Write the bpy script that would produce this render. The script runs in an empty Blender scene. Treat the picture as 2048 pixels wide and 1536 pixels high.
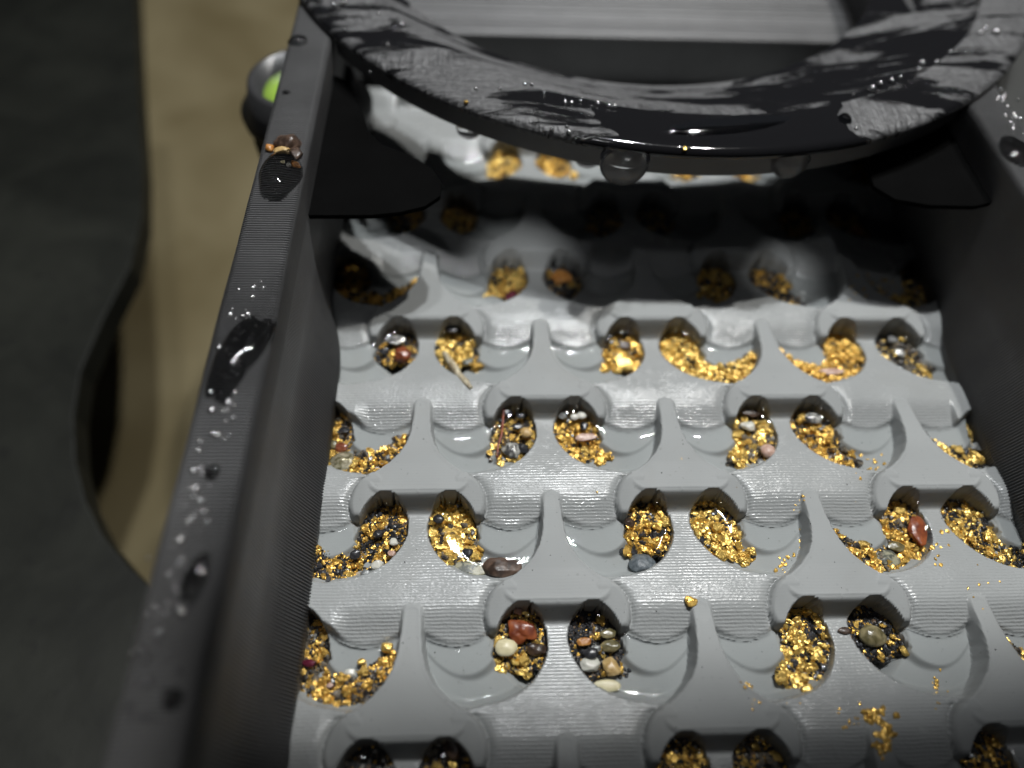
import bpy, math, random
import numpy as np
from mathutils import Matrix, Vector, noise
random.seed(7); RS = np.random.RandomState(11)
C = bpy.context.scene
COL = C.collection

# ------------------------------------------------------------------ camera
CAM = Vector((0.2257, -0.3075, 2.4343))
def rx(a): return Matrix.Rotation(a, 3, 'X')
def rz(a): return Matrix.Rotation(a, 3, 'Z')
ROT = rz(math.radians(-4.9243)) @ rx(math.radians(90 - 56.279)) @ rz(math.radians(4.013))
FPX = 1420.0
cd = bpy.data.cameras.new('camera'); cam = bpy.data.objects.new('camera', cd); COL.objects.link(cam)
cam.matrix_world = Matrix.Translation(CAM) @ ROT.to_4x4()
cd.sensor_width = 36; cd.lens = FPX / 2048 * 36
cd.clip_start = 0.01; cd.clip_end = 200
cd.dof.use_dof = True; cd.dof.focus_distance = 2.60; cd.dof.aperture_fstop = 0.30
cd.dof.aperture_blades = 0
C.camera = cam
C.render.resolution_x = 1024; C.render.resolution_y = 768

# ------------------------------------------------------------------ world and lamps
w = bpy.data.worlds.new('World'); C.world = w; w.use_nodes = True
w.node_tree.nodes['Background'].inputs[0].default_value = (0.80, 0.86, 1.0, 1)
w.node_tree.nodes['Background'].inputs[1].default_value = 0.014
C.view_settings.view_transform = 'Standard'; C.view_settings.look = 'None'
C.view_settings.exposure = 0.0; C.view_settings.gamma = 1.0

def lamp(name, direction, dist, power, color, edge, aim, size=0.25, blend=0.004):
    """spot lamp with a round beam: its rim falls at `edge` on the mat"""
    d = Vector(direction).normalized()
    pos = Vector((1.0, 0.9, 0.0)) + d * dist
    ax = (Vector(aim) - pos).normalized(); ed = (Vector(edge) - pos).normalized()
    half = ax.angle(ed)
    ld = bpy.data.lights.new(name, 'SPOT'); ld.energy = power; ld.color = color
    ld.spot_size = 2 * half; ld.spot_blend = blend; ld.shadow_soft_size = size
    o = bpy.data.objects.new(name, ld); COL.objects.link(o)
    o.location = pos; o.rotation_euler = ax.to_track_quat('-Z', 'Y').to_euler()
    return o
lamp('key_fill_lamp', (0.29, 0.40, 1.0), 16, 4900, (1.0, 0.985, 0.95), (1.05, 0.10, 0), (1.3, 15.0, 0), 0.20)  # beam rim stands in for a shadow edge across the nearest rows
lamp('key_fill_lamp', (0.10, 0.42, 1.0), 16, 5900, (0.96, 0.985, 1.0), (1.05, 0.10, 0), (1.0, 15.0, 0), 0.24)
lamp('key_fill_lamp', (-0.03, 0.40, 1.0), 16, 2200, (0.97, 0.98, 1.0), (1.05, 0.10, 0), (1.0, 15.0, 0), 0.30)  # added fill, cut off at the same rim
lamp('key_fill_lamp', (-0.10, -0.12, 1.0), 16, 300, (0.97, 0.98, 1.0), (1.05, -4, 0), (1.0, 5.0, 0), 0.4)  # weak broad fill added from the near side, no real source
# two narrow beams added to brighten patches under the feed ring
lamp('added_beam', (0.05, -0.45, 1.0), 16, 5200, (0.98, 0.99, 1.0), (0.66, 1.98, 0), (0.43, 1.98, 0), 0.1, 0.25)
lamp('added_beam', (0.05, -0.45, 1.0), 16, 5200, (0.98, 0.99, 1.0), (1.83, 1.95, 0), (1.70, 1.93, 0), 0.1, 0.3)
# one more beam, added to brighten the top of the left wall
lamp('added_beam', (-0.35, -0.10, 1.0), 16, 4200, (1.0, 0.99, 0.96), (-0.43, -0.45, 0.6), (-4.4, -0.45, 0.6), 0.1, 0.02)

C.cycles.sample_clamp_indirect = 6.0
C.cycles.max_bounces = 8; C.cycles.transparent_max_bounces = 12
C.cycles.use_denoising = True

# ------------------------------------------------------------------ helpers
def at(px, py, z):
    """the point of height z that stands under this direction of view"""
    d = ROT @ Vector(((px - 1024) / FPX, -(py - 768) / FPX, -1))
    t = (z - CAM.z) / d.z
    return CAM + d * t

def tag(o, label=None, cat=None, group=None, kind=None):
    if label: o['label'] = label
    if cat: o['category'] = cat
    if group: o['group'] = group
    if kind: o['kind'] = kind
    return o

def empty(name, loc=(0, 0, 0)):
    o = bpy.data.objects.new(name, None); COL.objects.link(o); o.location = loc
    o.empty_display_size = 0.05
    return o

def mesh_from(name, V, F, mat, parent=None, smooth=True, uvs=None):
    me = bpy.data.meshes.new(name)
    V = np.asarray(V, np.float32); F = np.asarray(F, np.int32)
    me.vertices.add(len(V)); me.vertices.foreach_set('co', V.ravel())
    n = F.shape[1]
    me.loops.add(F.size); me.loops.foreach_set('vertex_index', F.ravel())
    me.polygons.add(len(F))
    me.polygons.foreach_set('loop_start', np.arange(0, F.size, n, dtype=np.int32))
    me.polygons.foreach_set('loop_total', np.full(len(F), n, np.int32))
    me.polygons.foreach_set('use_smooth', np.full(len(F), smooth))
    me.update(calc_edges=True)
    if mat: me.materials.append(mat)
    o = bpy.data.objects.new(name, me); COL.objects.link(o)
    if parent: o.parent = parent
    return o

def pymesh(name, V, F, mat, parent=None, smooth=True):
    me = bpy.data.meshes.new(name); me.from_pydata([tuple(v) for v in V], [], [tuple(f) for f in F])
    me.polygons.foreach_set('use_smooth', [smooth] * len(me.polygons)); me.update()
    if mat: me.materials.append(mat)
    o = bpy.data.objects.new(name, me); COL.objects.link(o)
    if parent: o.parent = parent
    return o

# ------------------------------------------------------------------ materials
class NT:
    def __init__(s, name):
        s.m = bpy.data.materials.new(name); s.m.use_nodes = True
        s.t = s.m.node_tree; s.n = s.t.nodes
        s.b = s.n['Principled BSDF']; s.out = s.n['Material Output']
    def add(s, typ, **kw):
        n = s.n.new(typ)
        for k, v in kw.items():
            if hasattr(n, k) and k not in n.inputs: setattr(n, k, v)
            else: n.inputs[k].default_value = v
        return n
    def l(s, a, b): s.t.links.new(a, b)
    def coord(s): return s.add('ShaderNodeTexCoord').outputs['Object']
    def noise(s, scale, detail=4, vec=None, dist=0.0, rough=0.5):
        n = s.add('ShaderNodeTexNoise'); n.inputs['Scale'].default_value = scale
        n.inputs['Detail'].default_value = detail; n.inputs['Distortion'].default_value = dist
        n.inputs['Roughness'].default_value = rough
        s.l(vec if vec else s.coord(), n.inputs['Vector']); return n
    def ramp(s, fac, stops):
        r = s.add('ShaderNodeValToRGB'); e = r.color_ramp.elements
        while len(e) < len(stops): e.new(0.5)
        for i, (p, c) in enumerate(stops):
            e[i].position = p; e[i].color = (c, c, c, 1) if not isinstance(c, tuple) else (*c, 1)
        s.l(fac, r.inputs[0]); return r
    def math(s, op, a, b=None, c=None):
        m = s.add('ShaderNodeMath', operation=op)
        for i, x in enumerate((a, b, c)):
            if x is None: continue
            if isinstance(x, (int, float)): m.inputs[i].default_value = x
            else: s.l(x, m.inputs[i])
        return m.outputs[0]
    def mixc(s, fac, a, b):
        m = s.add('ShaderNodeMix', data_type='RGBA')
        for sock, x in ((m.inputs['Factor'], fac), (m.inputs[6], a), (m.inputs[7], b)):
            if isinstance(x, (int, float)): sock.default_value = x
            elif isinstance(x, tuple): sock.default_value = (*x, 1)
            else: s.l(x, sock)
        return m.outputs[2]
    def bump(s, h, strength, dist, normal=None):
        b = s.add('ShaderNodeBump'); b.inputs['Strength'].default_value = strength
        b.inputs['Distance'].default_value = dist
        s.l(h, b.inputs['Height'])
        if normal: s.l(normal, b.inputs['Normal'])
        return b.outputs[0]

LP = 0.0115   # layer height of the printed plastic

def mat_grey():
    k = NT('grey_print'); co = k.coord()
    n1 = k.noise(3.0, 3, co); n2 = k.noise(90, 3, co)
    base = k.mixc(n1.outputs[0], (0.282, 0.293, 0.291), (0.342, 0.352, 0.349))
    at_ = k.add('ShaderNodeAttribute', attribute_name='lines')
    lines = at_.outputs['Fac']
    # grime specks
    sp = k.ramp(k.noise(60, 2, co).outputs[0], [(0.0, 0.0), (0.68, 0.0), (0.74, 1.0)])
    silt = k.ramp(k.noise(2.2, 6, co, 1.2, 0.65).outputs[0], [(0.0, 0.0), (0.50, 0.0), (0.80, 1.0)])
    base = k.mixc(k.math('MULTIPLY', silt.outputs[0], 0.22), base, (0.25, 0.24, 0.215))
    sp2 = k.math('MULTIPLY', sp.outputs[0], 0.22)
    base = k.mixc(sp2, base, (0.12, 0.12, 0.11))
    k.l(base, k.b.inputs['Base Color'])
    sep = k.add('ShaderNodeSeparateXYZ'); k.l(co, sep.inputs[0])
    wob = k.math('MULTIPLY', k.math('SUBTRACT', k.noise(7, 2, co).outputs[0], 0.5), 0.010)
    ph = k.math('MULTIPLY', k.math('ADD', sep.outputs['Y'], wob), 2 * math.pi / LP)
    sn = k.math('SINE', ph)
    amp = k.math('MULTIPLY', k.noise(14, 3, co).outputs[0], 1.3)
    h = k.math('MULTIPLY', k.math('MULTIPLY', sn, amp), lines)
    h2 = k.math('ADD', h, k.math('MULTIPLY', k.math('MULTIPLY', n2.outputs[0], lines), 3.0))
    n3 = k.noise(160, 2, co)
    h3 = k.math('ADD', h2, k.math('MULTIPLY', n3.outputs[0], 0.15))
    k.l(k.bump(h3, 1.0, 0.0009), k.b.inputs['Normal'])
    r = k.ramp(k.noise(9, 4, co).outputs[0], [(0.3, 0.44), (0.7, 0.56)])
    k.l(k.math('SUBTRACT', r.outputs[0], k.math('MULTIPLY', lines, 0.42)), k.b.inputs['Roughness'])
    k.l(k.math('ADD', k.math('MULTIPLY', lines, 0.75), 0.0), k.b.inputs['Specular IOR Level'])
    return k.m

def mat_black(name='black_print', base=(0.030, 0.030, 0.031), rough=0.42, bump=0.6, dust=True):
    k = NT(name); co = k.coord()
    n = k.noise(6, 4, co)
    c = k.mixc(n.outputs[0], base, tuple(x * 1.7 for x in base))
    if dust:
        d = k.ramp(k.noise(140, 2, co).outputs[0], [(0.0, 0.0), (0.66, 0.0), (0.75, 1.0)])
        c = k.mixc(k.math('MULTIPLY', d.outputs[0], 0.35), c, (0.16, 0.16, 0.15))
    k.l(c, k.b.inputs['Base Color'])
    k.b.inputs['Roughness'].default_value = rough
    k.l(k.bump(k.noise(120, 4, co).outputs[0], bump, 0.0012), k.b.inputs['Normal'])
    return k.m

M = {}
M['grey'] = mat_grey()
M['wall'] = mat_black('black_print', (0.088, 0.088, 0.089), 0.40)
M['wall'].node_tree.nodes['Principled BSDF'].inputs['Specular IOR Level'].default_value = 0.22
def panel_mat():
    k = NT('black_rubber'); co = k.coord()
    n = k.noise(1.6, 6, co, 0.5, 0.6); n2 = k.noise(9, 4, co)
    c = k.ramp(n.outputs[0], [(0.30, (0.006, 0.0066, 0.0055)), (0.80, (0.018, 0.019, 0.0155))])
    w = k.ramp(n2.outputs[0], [(0.0, 0.0), (0.62, 0.0), (0.70, 1.0)])
    k.l(k.mixc(k.math('MULTIPLY', w.outputs[0], 0.5), c.outputs[0], (0.006, 0.006, 0.006)), k.b.inputs['Base Color'])
    k.b.inputs['Specular IOR Level'].default_value = 0.15; k.b.inputs['Roughness'].default_value = 0.5
    k.l(k.bump(n2.outputs[0], 0.4, 0.006), k.b.inputs['Normal'])
    return k.m
M['panel'] = panel_mat()
M['shade_black'] = mat_black('shade_plate_black', (0.003, 0.003, 0.003), 0.9, 0.2, False); M['shade_black'].node_tree.nodes['Principled BSDF'].inputs['Specular IOR Level'].default_value = 0.0  # shade put into the colour of the plates added under the ring

def ring_mat():
    k = NT('ring_print'); co = k.coord()
    mp = k.add('ShaderNodeMapping'); mp.inputs['Scale'].default_value = (0.8, 3.2, 1); k.l(co, mp.inputs[0])
    n = k.noise(2.3, 7, mp.outputs[0], 0.6, 0.6)
    sep = k.add('ShaderNodeSeparateXYZ'); k.l(co, sep.inputs[0])
    wet = k.ramp(n.outputs[0], [(0.0, 0.0), (0.535, 0.0), (0.585, 1.0)]).outputs[0]
    # a wide film of water lies on the near right of the ring
    nx = k.math('ADD', sep.outputs['X'], k.math('MULTIPLY', k.noise(3.4, 5, co).outputs[0], 0.55))
    a = k.ramp(nx, [(0.0, 0.0), (0.500, 0.0), (0.505, 1.0)])
    # (ramp works on 0..1: shift X so that the film spans x = 0.85 .. 1.75)
    g1 = k.math('GREATER_THAN', nx, 1.02); g2 = k.math('LESS_THAN', nx, 2.05)
    yy = k.math('ADD', sep.outputs['Y'], k.math('MULTIPLY', k.noise(4, 3, co).outputs[0], 0.2))
    dx_ = k.math('SUBTRACT', sep.outputs['X'], 1.20); dy_ = k.math('SUBTRACT', sep.outputs['Y'], 3.90)
    rad = k.math('SQRT', k.math('ADD', k.math('MULTIPLY', dx_, dx_), k.math('MULTIPLY', dy_, dy_)))
    g3 = k.math('MULTIPLY', k.math('GREATER_THAN', rad, 1.69), k.math('LESS_THAN', yy, 2.75))
    film = k.math('MULTIPLY', k.math('MULTIPLY', g1, g2), g3)
    rgt = k.math('MULTIPLY', k.math('GREATER_THAN', nx, 1.72), k.math('LESS_THAN', rad, 1.69))
    rw = k.math('MULTIPLY', rgt, k.ramp(n.outputs[0], [(0.0, 0.0), (0.43, 0.0), (0.47, 1.0)]).outputs[0])
    wet = k.math('MAXIMUM', wet, k.math('MAXIMUM', film, rw))
    fiber = k.add('ShaderNodeMapping'); fiber.inputs['Scale'].default_value = (3, 60, 20); k.l(co, fiber.inputs[0])
    f1 = k.noise(1.6, 5, fiber.outputs[0], 0.3)
    pat = k.add('ShaderNodeMapping'); pat.inputs['Scale'].default_value = (40, 5, 10); k.l(co, pat.inputs[0])
    f2 = k.noise(1.3, 4, pat.outputs[0], 0.3)
    sel = k.ramp(k.noise(1.0, 0, mp.outputs[0]).outputs[0], [(0.49, 0.0), (0.51, 1.0)]).outputs[0]
    hh = k.add('ShaderNodeMix', data_type='FLOAT'); k.l(sel, hh.inputs[0]); k.l(f1.outputs[0], hh.inputs[2]); k.l(f2.outputs[0], hh.inputs[3])
    rough_h = k.math('ADD', k.math('MULTIPLY', hh.outputs[0], 0.85), k.math('MULTIPLY', k.noise(38, 5, co).outputs[0], 0.65))
    dry = k.math('SUBTRACT', 1.0, wet)
    k.l(k.bump(k.math('ADD', k.math('MULTIPLY', rough_h, dry), k.math('MULTIPLY', k.noise(12, 2, co).outputs[0], 0.10)), 1.0, 0.013), k.b.inputs['Normal'])
    cr = k.ramp(rough_h, [(0.45, (0.022, 0.022, 0.023)), (0.98, (0.135, 0.135, 0.137))])
    c = k.mixc(wet, cr.outputs[0], (0.009, 0.009, 0.010))
    k.l(c, k.b.inputs['Base Color'])
    r = k.math('ADD', k.math('MULTIPLY', dry, 0.42), 0.07)
    k.l(r, k.b.inputs['Roughness'])
    return k.m
M['ring'] = ring_mat()

def gold_mat(name, c1, c2, rough):
    k = NT(name); co = k.coord()
    oi = k.add('ShaderNodeObjectInfo')
    n = k.noise(40, 3, co)
    c = k.mixc(n.outputs[0], c1, c2)
    k.l(c, k.b.inputs['Base Color']); k.b.inputs['Metallic'].default_value = 0.72
    rr = k.ramp(k.noise(55, 2, co).outputs[0], [(0.3, rough * 0.6), (0.7, rough * 1.5)])
    k.l(rr.outputs[0], k.b.inputs['Roughness'])
    k.l(k.bump(k.noise(170, 4, co).outputs[0], 0.8, 0.002), k.b.inputs['Normal'])
    return k.m
M['gold'] = gold_mat('gold', (0.66, 0.40, 0.085), (0.92, 0.68, 0.22), 0.30)
M['gold2'] = gold_mat('deep_gold', (0.58, 0.31, 0.05), (0.88, 0.60, 0.17), 0.32)

def heap_mat(name, goldfrac, brown=0.15):
    """concentrate: grains of black sand, gold dust and brown sand"""
    k = NT(name); co = k.coord()
    v = k.add('ShaderNodeTexVoronoi'); v.inputs['Scale'].default_value = 95; k.l(co, v.inputs['Vector'])
    sx = k.add('ShaderNodeSeparateColor'); k.l(v.outputs['Color'], sx.inputs[0])
    g = k.math('LESS_THAN', sx.outputs[0], goldfrac)
    br = k.math('LESS_THAN', sx.outputs[1], brown)
    dark = k.mixc(br, (0.018, 0.017, 0.018), (0.16, 0.10, 0.06))
    wh = k.math('LESS_THAN', sx.outputs[2], 0.06)
    dark = k.mixc(wh, dark, (0.35, 0.33, 0.30))
    c = k.mixc(g, dark, (0.90, 0.53, 0.10))
    k.l(c, k.b.inputs['Base Color']); k.l(k.math('MULTIPLY', g, 0.7), k.b.inputs['Metallic'])
    k.b.inputs['Roughness'].default_value = 0.33
    inv = k.math('SUBTRACT', 1.0, v.outputs['Distance'])
    h = k.math('ADD', inv, k.math('MULTIPLY', k.noise(220, 3, co).outputs[0], 0.35))
    k.l(k.bump(h, 1.0, 0.007), k.b.inputs['Normal'])
    return k.m
M['heap_hi'] = heap_mat('gold_rich_sand', 0.50)
M['heap_mid'] = heap_mat('mixed_sand', 0.24)
M['heap_lo'] = heap_mat('black_sand', 0.06)

def stone_mat(name, c1, c2, rough=0.35, scale=30, spec=0.5, metal=0.0, contrast=(0.4, 0.6)):
    k = NT(name); co = k.coord()
    n = k.noise(scale, 6, co, 0.4)
    r = k.ramp(n.outputs[0], [(contrast[0], c1), (contrast[1], c2)])
    k.l(r.outputs[0], k.b.inputs['Base Color'])
    k.b.inputs['Roughness'].default_value = rough; k.b.inputs['Metallic'].default_value = metal
    k.l(k.bump(k.noise(scale * 3, 5, co).outputs[0], 0.5, 0.003), k.b.inputs['Normal'])
    return k.m
S = dict(
    cream=stone_mat('cream_stone', (0.58, 0.52, 0.32), (0.68, 0.62, 0.42), 0.4, 12),
    white=stone_mat('white_stone', (0.50, 0.49, 0.43), (0.68, 0.66, 0.60), 0.3, 14),
    red=stone_mat('rust_red_stone', (0.13, 0.028, 0.012), (0.30, 0.085, 0.03), 0.28, 18),
    garnet=stone_mat('garnet_stone', (0.07, 0.008, 0.02), (0.17, 0.03, 0.05), 0.15, 18),
    black=stone_mat('black_stone', (0.018, 0.018, 0.02), (0.05, 0.05, 0.055), 0.25, 20),
    brown=stone_mat('dark_brown_stone', (0.035, 0.022, 0.016), (0.11, 0.07, 0.05), 0.35, 22),
    granite=stone_mat('granite_stone', (0.09, 0.095, 0.08), (0.33, 0.31, 0.22), 0.35, 45, contrast=(0.45, 0.6)),
    blue=stone_mat('blue_grey_stone', (0.07, 0.085, 0.095), (0.13, 0.15, 0.165), 0.4, 60),
    grey=stone_mat('grey_stone', (0.12, 0.12, 0.12), (0.26, 0.26, 0.25), 0.25, 30),
    olive=stone_mat('olive_stone', (0.10, 0.085, 0.04), (0.26, 0.22, 0.12), 0.2, 24),
    tan=stone_mat('tan_stone', (0.40, 0.26, 0.10), (0.58, 0.42, 0.20), 0.35, 22),
    pink=stone_mat('pink_stone', (0.42, 0.26, 0.20), (0.58, 0.42, 0.35), 0.3, 30),
    orange=stone_mat('orange_stone', (0.36, 0.14, 0.03), (0.55, 0.27, 0.08), 0.3, 30),
    pyrite=stone_mat('glittering_stone', (0.17, 0.15, 0.08), (0.62, 0.57, 0.42), 0.22, 55, metal=0.5, contrast=(0.4, 0.65)),
    silver=stone_mat('silvery_stone', (0.10, 0.10, 0.10), (0.55, 0.54, 0.50), 0.22, 50, metal=0.4, contrast=(0.42, 0.6)),
    wood=stone_mat('pale_twig', (0.26, 0.20, 0.12), (0.56, 0.50, 0.36), 0.5, 35),
    grit=stone_mat('mixed_grit', (0.03, 0.026, 0.024), (0.20, 0.17, 0.13), 0.25, 26, contrast=(0.45, 0.62)),
    rtwig=stone_mat('red_twig', (0.10, 0.02, 0.01), (0.26, 0.06, 0.02), 0.35, 35),
)

def water_film():
    k = NT('water_film'); co = k.coord()
    k.n.remove(k.b)
    tr = k.add('ShaderNodeBsdfTransparent'); tr.inputs[0].default_value = (0.95, 0.96, 0.96, 1)
    gl = k.add('ShaderNodeBsdfGlossy'); gl.inputs['Roughness'].default_value = 0.022
    fr = k.add('ShaderNodeFresnel'); fr.inputs['IOR'].default_value = 1.33
    mx = k.add('ShaderNodeMixShader')
    k.l(fr.outputs[0], mx.inputs[0]); k.l(tr.outputs[0], mx.inputs[1]); k.l(gl.outputs[0], mx.inputs[2])
    k.l(mx.outputs[0], k.out.inputs[0])
    return k.m
M['water'] = water_film()
def glass_water():
    k = NT('water_drop')
    k.b.inputs['Base Color'].default_value = (1, 1, 1, 1)
    k.b.inputs['Roughness'].default_value = 0.05; k.b.inputs['IOR'].default_value = 1.33
    k.b.inputs['Transmission Weight'].default_value = 1.0
    return k.m
M['drop'] = glass_water()
M['drop_dark'] = glass_water(); M['drop_dark'].name = 'water_on_dark'
M['drop_dark'].node_tree.nodes['Principled BSDF'].inputs['Base Color'].default_value = (0.32, 0.32, 0.33, 1)

def floor_mat():
    k = NT('floor_surface'); co = k.coord()
    n = k.noise(0.55, 3, co, 0.6); n2 = k.noise(3, 4, co)
    c = k.ramp(n.outputs[0], [(0.38, (0.122, 0.097, 0.048)), (0.66, (0.200, 0.168, 0.096))])
    c2 = k.mixc(k.math('MULTIPLY', n2.outputs[0], 0.3), c.outputs[0], (0.17, 0.14, 0.08))
    k.l(c2, k.b.inputs['Base Color']); k.b.inputs['Roughness'].default_value = 0.7; k.b.inputs['Specular IOR Level'].default_value = 0.1
    return k.m
M['floor'] = floor_mat()

# ------------------------------------------------------------------ floor
FZ = -3.6
o = pymesh('floor', [(-30, -30, FZ), (30, -30, FZ), (30, 40, FZ), (-30, 40, FZ)], [(0, 1, 2, 3)], M['floor'])
tag(o, 'olive brown floor far below the sluice box, out of focus', 'floor', kind='structure')

# ------------------------------------------------------------------ riffle mat: one printed relief
P_ = 0.4167            # row pitch
X0, X1, Y0, Y1 = -0.46, 2.40, -0.62, 3.42
D_ = 1 / 180.0
NX = int(round((X1 - X0) / D_)) + 1; NY = int(round((Y1 - Y0) / D_)) + 1
gx = np.linspace(X0, X1, NX); gy = np.linspace(Y0, Y1, NY)
XX, YY = np.meshgrid(gx, gy)     # rows are Y

def smooth_poly(pts, n=4, closed=True):
    """Catmull-Rom through the outline points"""
    P = np.array(pts, float); m = len(P); out = []
    for i in range(m):
        p0, p1, p2, p3 = P[(i - 1) % m], P[i], P[(i + 1) % m], P[(i + 2) % m]
        for j in range(n):
            t = j / n
            out.append(0.5 * ((2 * p1) + (-p0 + p2) * t + (2 * p0 - 5 * p1 + 4 * p2 - p3) * t * t + (-p0 + 3 * p1 - 3 * p2 + p3) * t ** 3))
    return np.array(out)
def sdf(poly, U, V):
    pts = np.stack([U.ravel(), V.ravel()], 1); n = len(poly)
    d = np.full(len(pts), 1e9); ins = np.zeros(len(pts), bool)
    for i in range(n):
        a = poly[i]; b = poly[(i + 1) % n]; e = b - a
        wv = pts - a; tt = np.clip((wv @ e) / (e @ e + 1e-12), 0, 1)
        dd = np.hypot(*(wv - tt[:, None] * e).T); d = np.minimum(d, dd)
        c = ((a[1] > pts[:, 1]) != (b[1] > pts[:, 1]))
        with np.errstate(divide='ignore', invalid='ignore'):
            xi = (b[0] - a[0]) * (pts[:, 1] - a[1]) / (b[1] - a[1]) + a[0]
        ins ^= c & (pts[:, 0] < xi)
    d[ins] *= -1
    return d.reshape(U.shape)
RU0, RV0, RH = -0.12, -0.50, 0.004
ru = np.arange(RU0, 0.70, RH); rv = np.arange(RV0, 0.56, RH)
RU, RV = np.meshgrid(ru, rv)
def raster(poly): return sdf(poly, RU, RV)
def sample(R, u, v):
    fx = np.clip((u - RU0) / RH, 0, len(ru) - 1.001); fy = np.clip((v - RV0) / RH, 0, len(rv) - 1.001)
    ix = fx.astype(int); iy = fy.astype(int); a = fx - ix; b = fy - iy
    return ((R[iy, ix] * (1 - a) + R[iy, ix + 1] * a) * (1 - b) + (R[iy + 1, ix] * (1 - a) + R[iy + 1, ix + 1] * a) * b)
# right-hand half outlines (u = across, v = up the sluice, 0 = downstream edge of the riffle bar)
plateau = np.array([(-.10, .0), (-.10, .426)] + [(0.0, .426), (.026, .418), (.034, .402), (.037, .36), (.041, .31), (.047, .255), (.061, .205), (.086, .160), (.122, .122), (.160, .092), (.195, .066), (.200, .052), (.192, .036), (.178, .018), (.160, .004), (.145, -.001), (0.06, .0)])
trough = smooth_poly([(.118, -.001), (.094, -.007), (.074, -.020), (.058, -.038), (.047, -.064), (.042, -.098), (.045, -.140), (.060, -.185), (.095, -.240), (.145, -.282), (.200, -.305), (.255, -.316), (.32, -.325), (.40, -.30), (.50, -.24), (.50, -.10), (.468, -.055), (.450, -.085), (.432, -.118), (.402, -.152), (.364, -.182), (.324, -.199), (.288, -.200), (.256, -.186), (.232, -.160), (.219, -.130), (.214, -.105), (.207, -.082), (.197, -.060), (.183, -.038), (.165, -.019), (.143, -.006)])
shelf = np.array([(.19, -.05), (.225, -.068), (.262, -.098), (.30, -.113), (.34, -.119), (.38, -.116), (.42, -.104), (.47, -.082), (.50, -.08), (.50, -.30), (.20, -.30), (.12, -.20)])
horn = smooth_poly([(.165, .085), (.200, .072), (.230, .045), (.248, .012), (.256, -.025), (.252, -.060), (.240, -.082), (.222, -.086), (.200, -.085), (.18, -.06), (.165, -.03), (.150, -.005), (.14, .03), (.14, .06)])
R_pl, R_tr, R_sh, R_ho = raster(plateau), raster(trough), raster(shelf), raster(horn)
def sstep(a, b, x):
    t = np.clip((x - a) / (b - a), 0, 1); return t * t * (3 - 2 * t)
def lerp(a, b, t): return a + (b - a) * t
E_ = 0.0045
# ground: ramps and beaches
k_ = np.floor(YY / P_ + 1e-9); t_ = YY / P_ - k_; s_ = (1 - t_) * P_
par = np.mod(k_ + 1, 2) * 0.5                       # column offset of the ornaments of the row above
uc = np.abs(np.mod(XX - par + 0.5, 1.0) - 0.5)
ramp = -0.128 + 0.091 * sstep(0.03, 0.40, s_) ** 0.8
face = lerp(0.0, -0.128, sstep(-0.006, 0.056, s_))
rampz = np.where(s_ < 0.05, face, ramp)
edge_cols = (XX < -0.03) | (XX > 2.03)
beach = -0.037 - 0.055 * sstep(-0.01, 0.135, s_)
G = lerp(rampz, beach, sstep(0.228, 0.240, uc))
G = np.where(s_ > 0.30, ramp, G)
# at the sides (half ornaments without a bar) the ramp starts flush
half = (np.mod(k_ + 1, 2) == 1) & ((XX < -0.22) | (XX > 2.22))
G = np.where(half & (s_ < 0.30), lerp(beach, -0.037 - 0.014 * sstep(0.0, 0.2, s_), np.clip((np.abs(XX - 0.97) - 1.19) / 0.05, 0, 1)), G)
Z = G.copy()
pocket_id = np.full(Z.shape, -1, int); riffle_id = np.full(Z.shape, -1, int)
pool = np.full(Z.shape, 9.0)
orn = []
for r in range(-2, 8):
    cs = [0, 1, 2] if r % 2 == 0 else [-0.5, 0.5, 1.5, 2.5]
    for c in cs: orn.append((r, c))
pockets = []
def window(c, r):
    i0 = max(0, int((c - 0.62 - X0) / D_)); i1 = min(NX, int((c + 0.62 - X0) / D_) + 2)
    j0 = max(0, int((r * P_ - 0.46 - Y0) / D_)); j1 = min(NY, int((r * P_ + 0.5 - Y0) / D_) + 2)
    return slice(j0, j1), slice(i0, i1)
def trough_floor(u, v):
    ph = np.degrees(np.arctan2(v + 0.05, u - 0.34)) % 360
    z = lerp(-0.40, -0.128, sstep(195, 228, ph))
    return lerp(z, -0.108, sstep(232, 280, ph)), ph
for r, c in orn:
    for sgn in (-1, 1):
        J, I = window(c, r)
        if J.start >= J.stop or I.start >= I.stop: continue
        u = (XX[J, I] - c) * sgn; v = YY[J, I] - r * P_
        ok = (u > 0.0) & (u < 0.501) & (v < 0.1) & (v > -0.34)
        ss = sample(R_sh, u, v); st = sample(R_tr, u, v)
        zz = Z[J, I]
        zs = -0.099 + 0.004 * np.sin(u * 9)
        f = np.where(ok, sstep(0.010, -0.008, ss), 0)
        zz = lerp(zz, np.minimum(zz, zs), f)
        tf, ph = trough_floor(u, v)
        f = np.where(ok, sstep(E_, -E_, st), 0)
        # floor rounds up to its sides
        tfr = tf + 0.05 * sstep(-0.035, 0.0, st) * np.where(ph < 225, 0.2, 0.8)
        zz = lerp(zz, np.minimum(zz, tfr), f)
        Z[J, I] = zz
        if not (-0.46 < c + sgn * 0.13 < 2.42): continue
        pockets.append((r, c, sgn))
        pid = len(pockets) - 1
        m = ok & (st < E_ * 0.6); pp = pocket_id[J, I]; pp[m] = pid; pocket_id[J, I] = pp
        un = np.minimum(st, ss); q = pool[J, I]; q[ok] = np.minimum(q[ok], un[ok]); pool[J, I] = q
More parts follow.
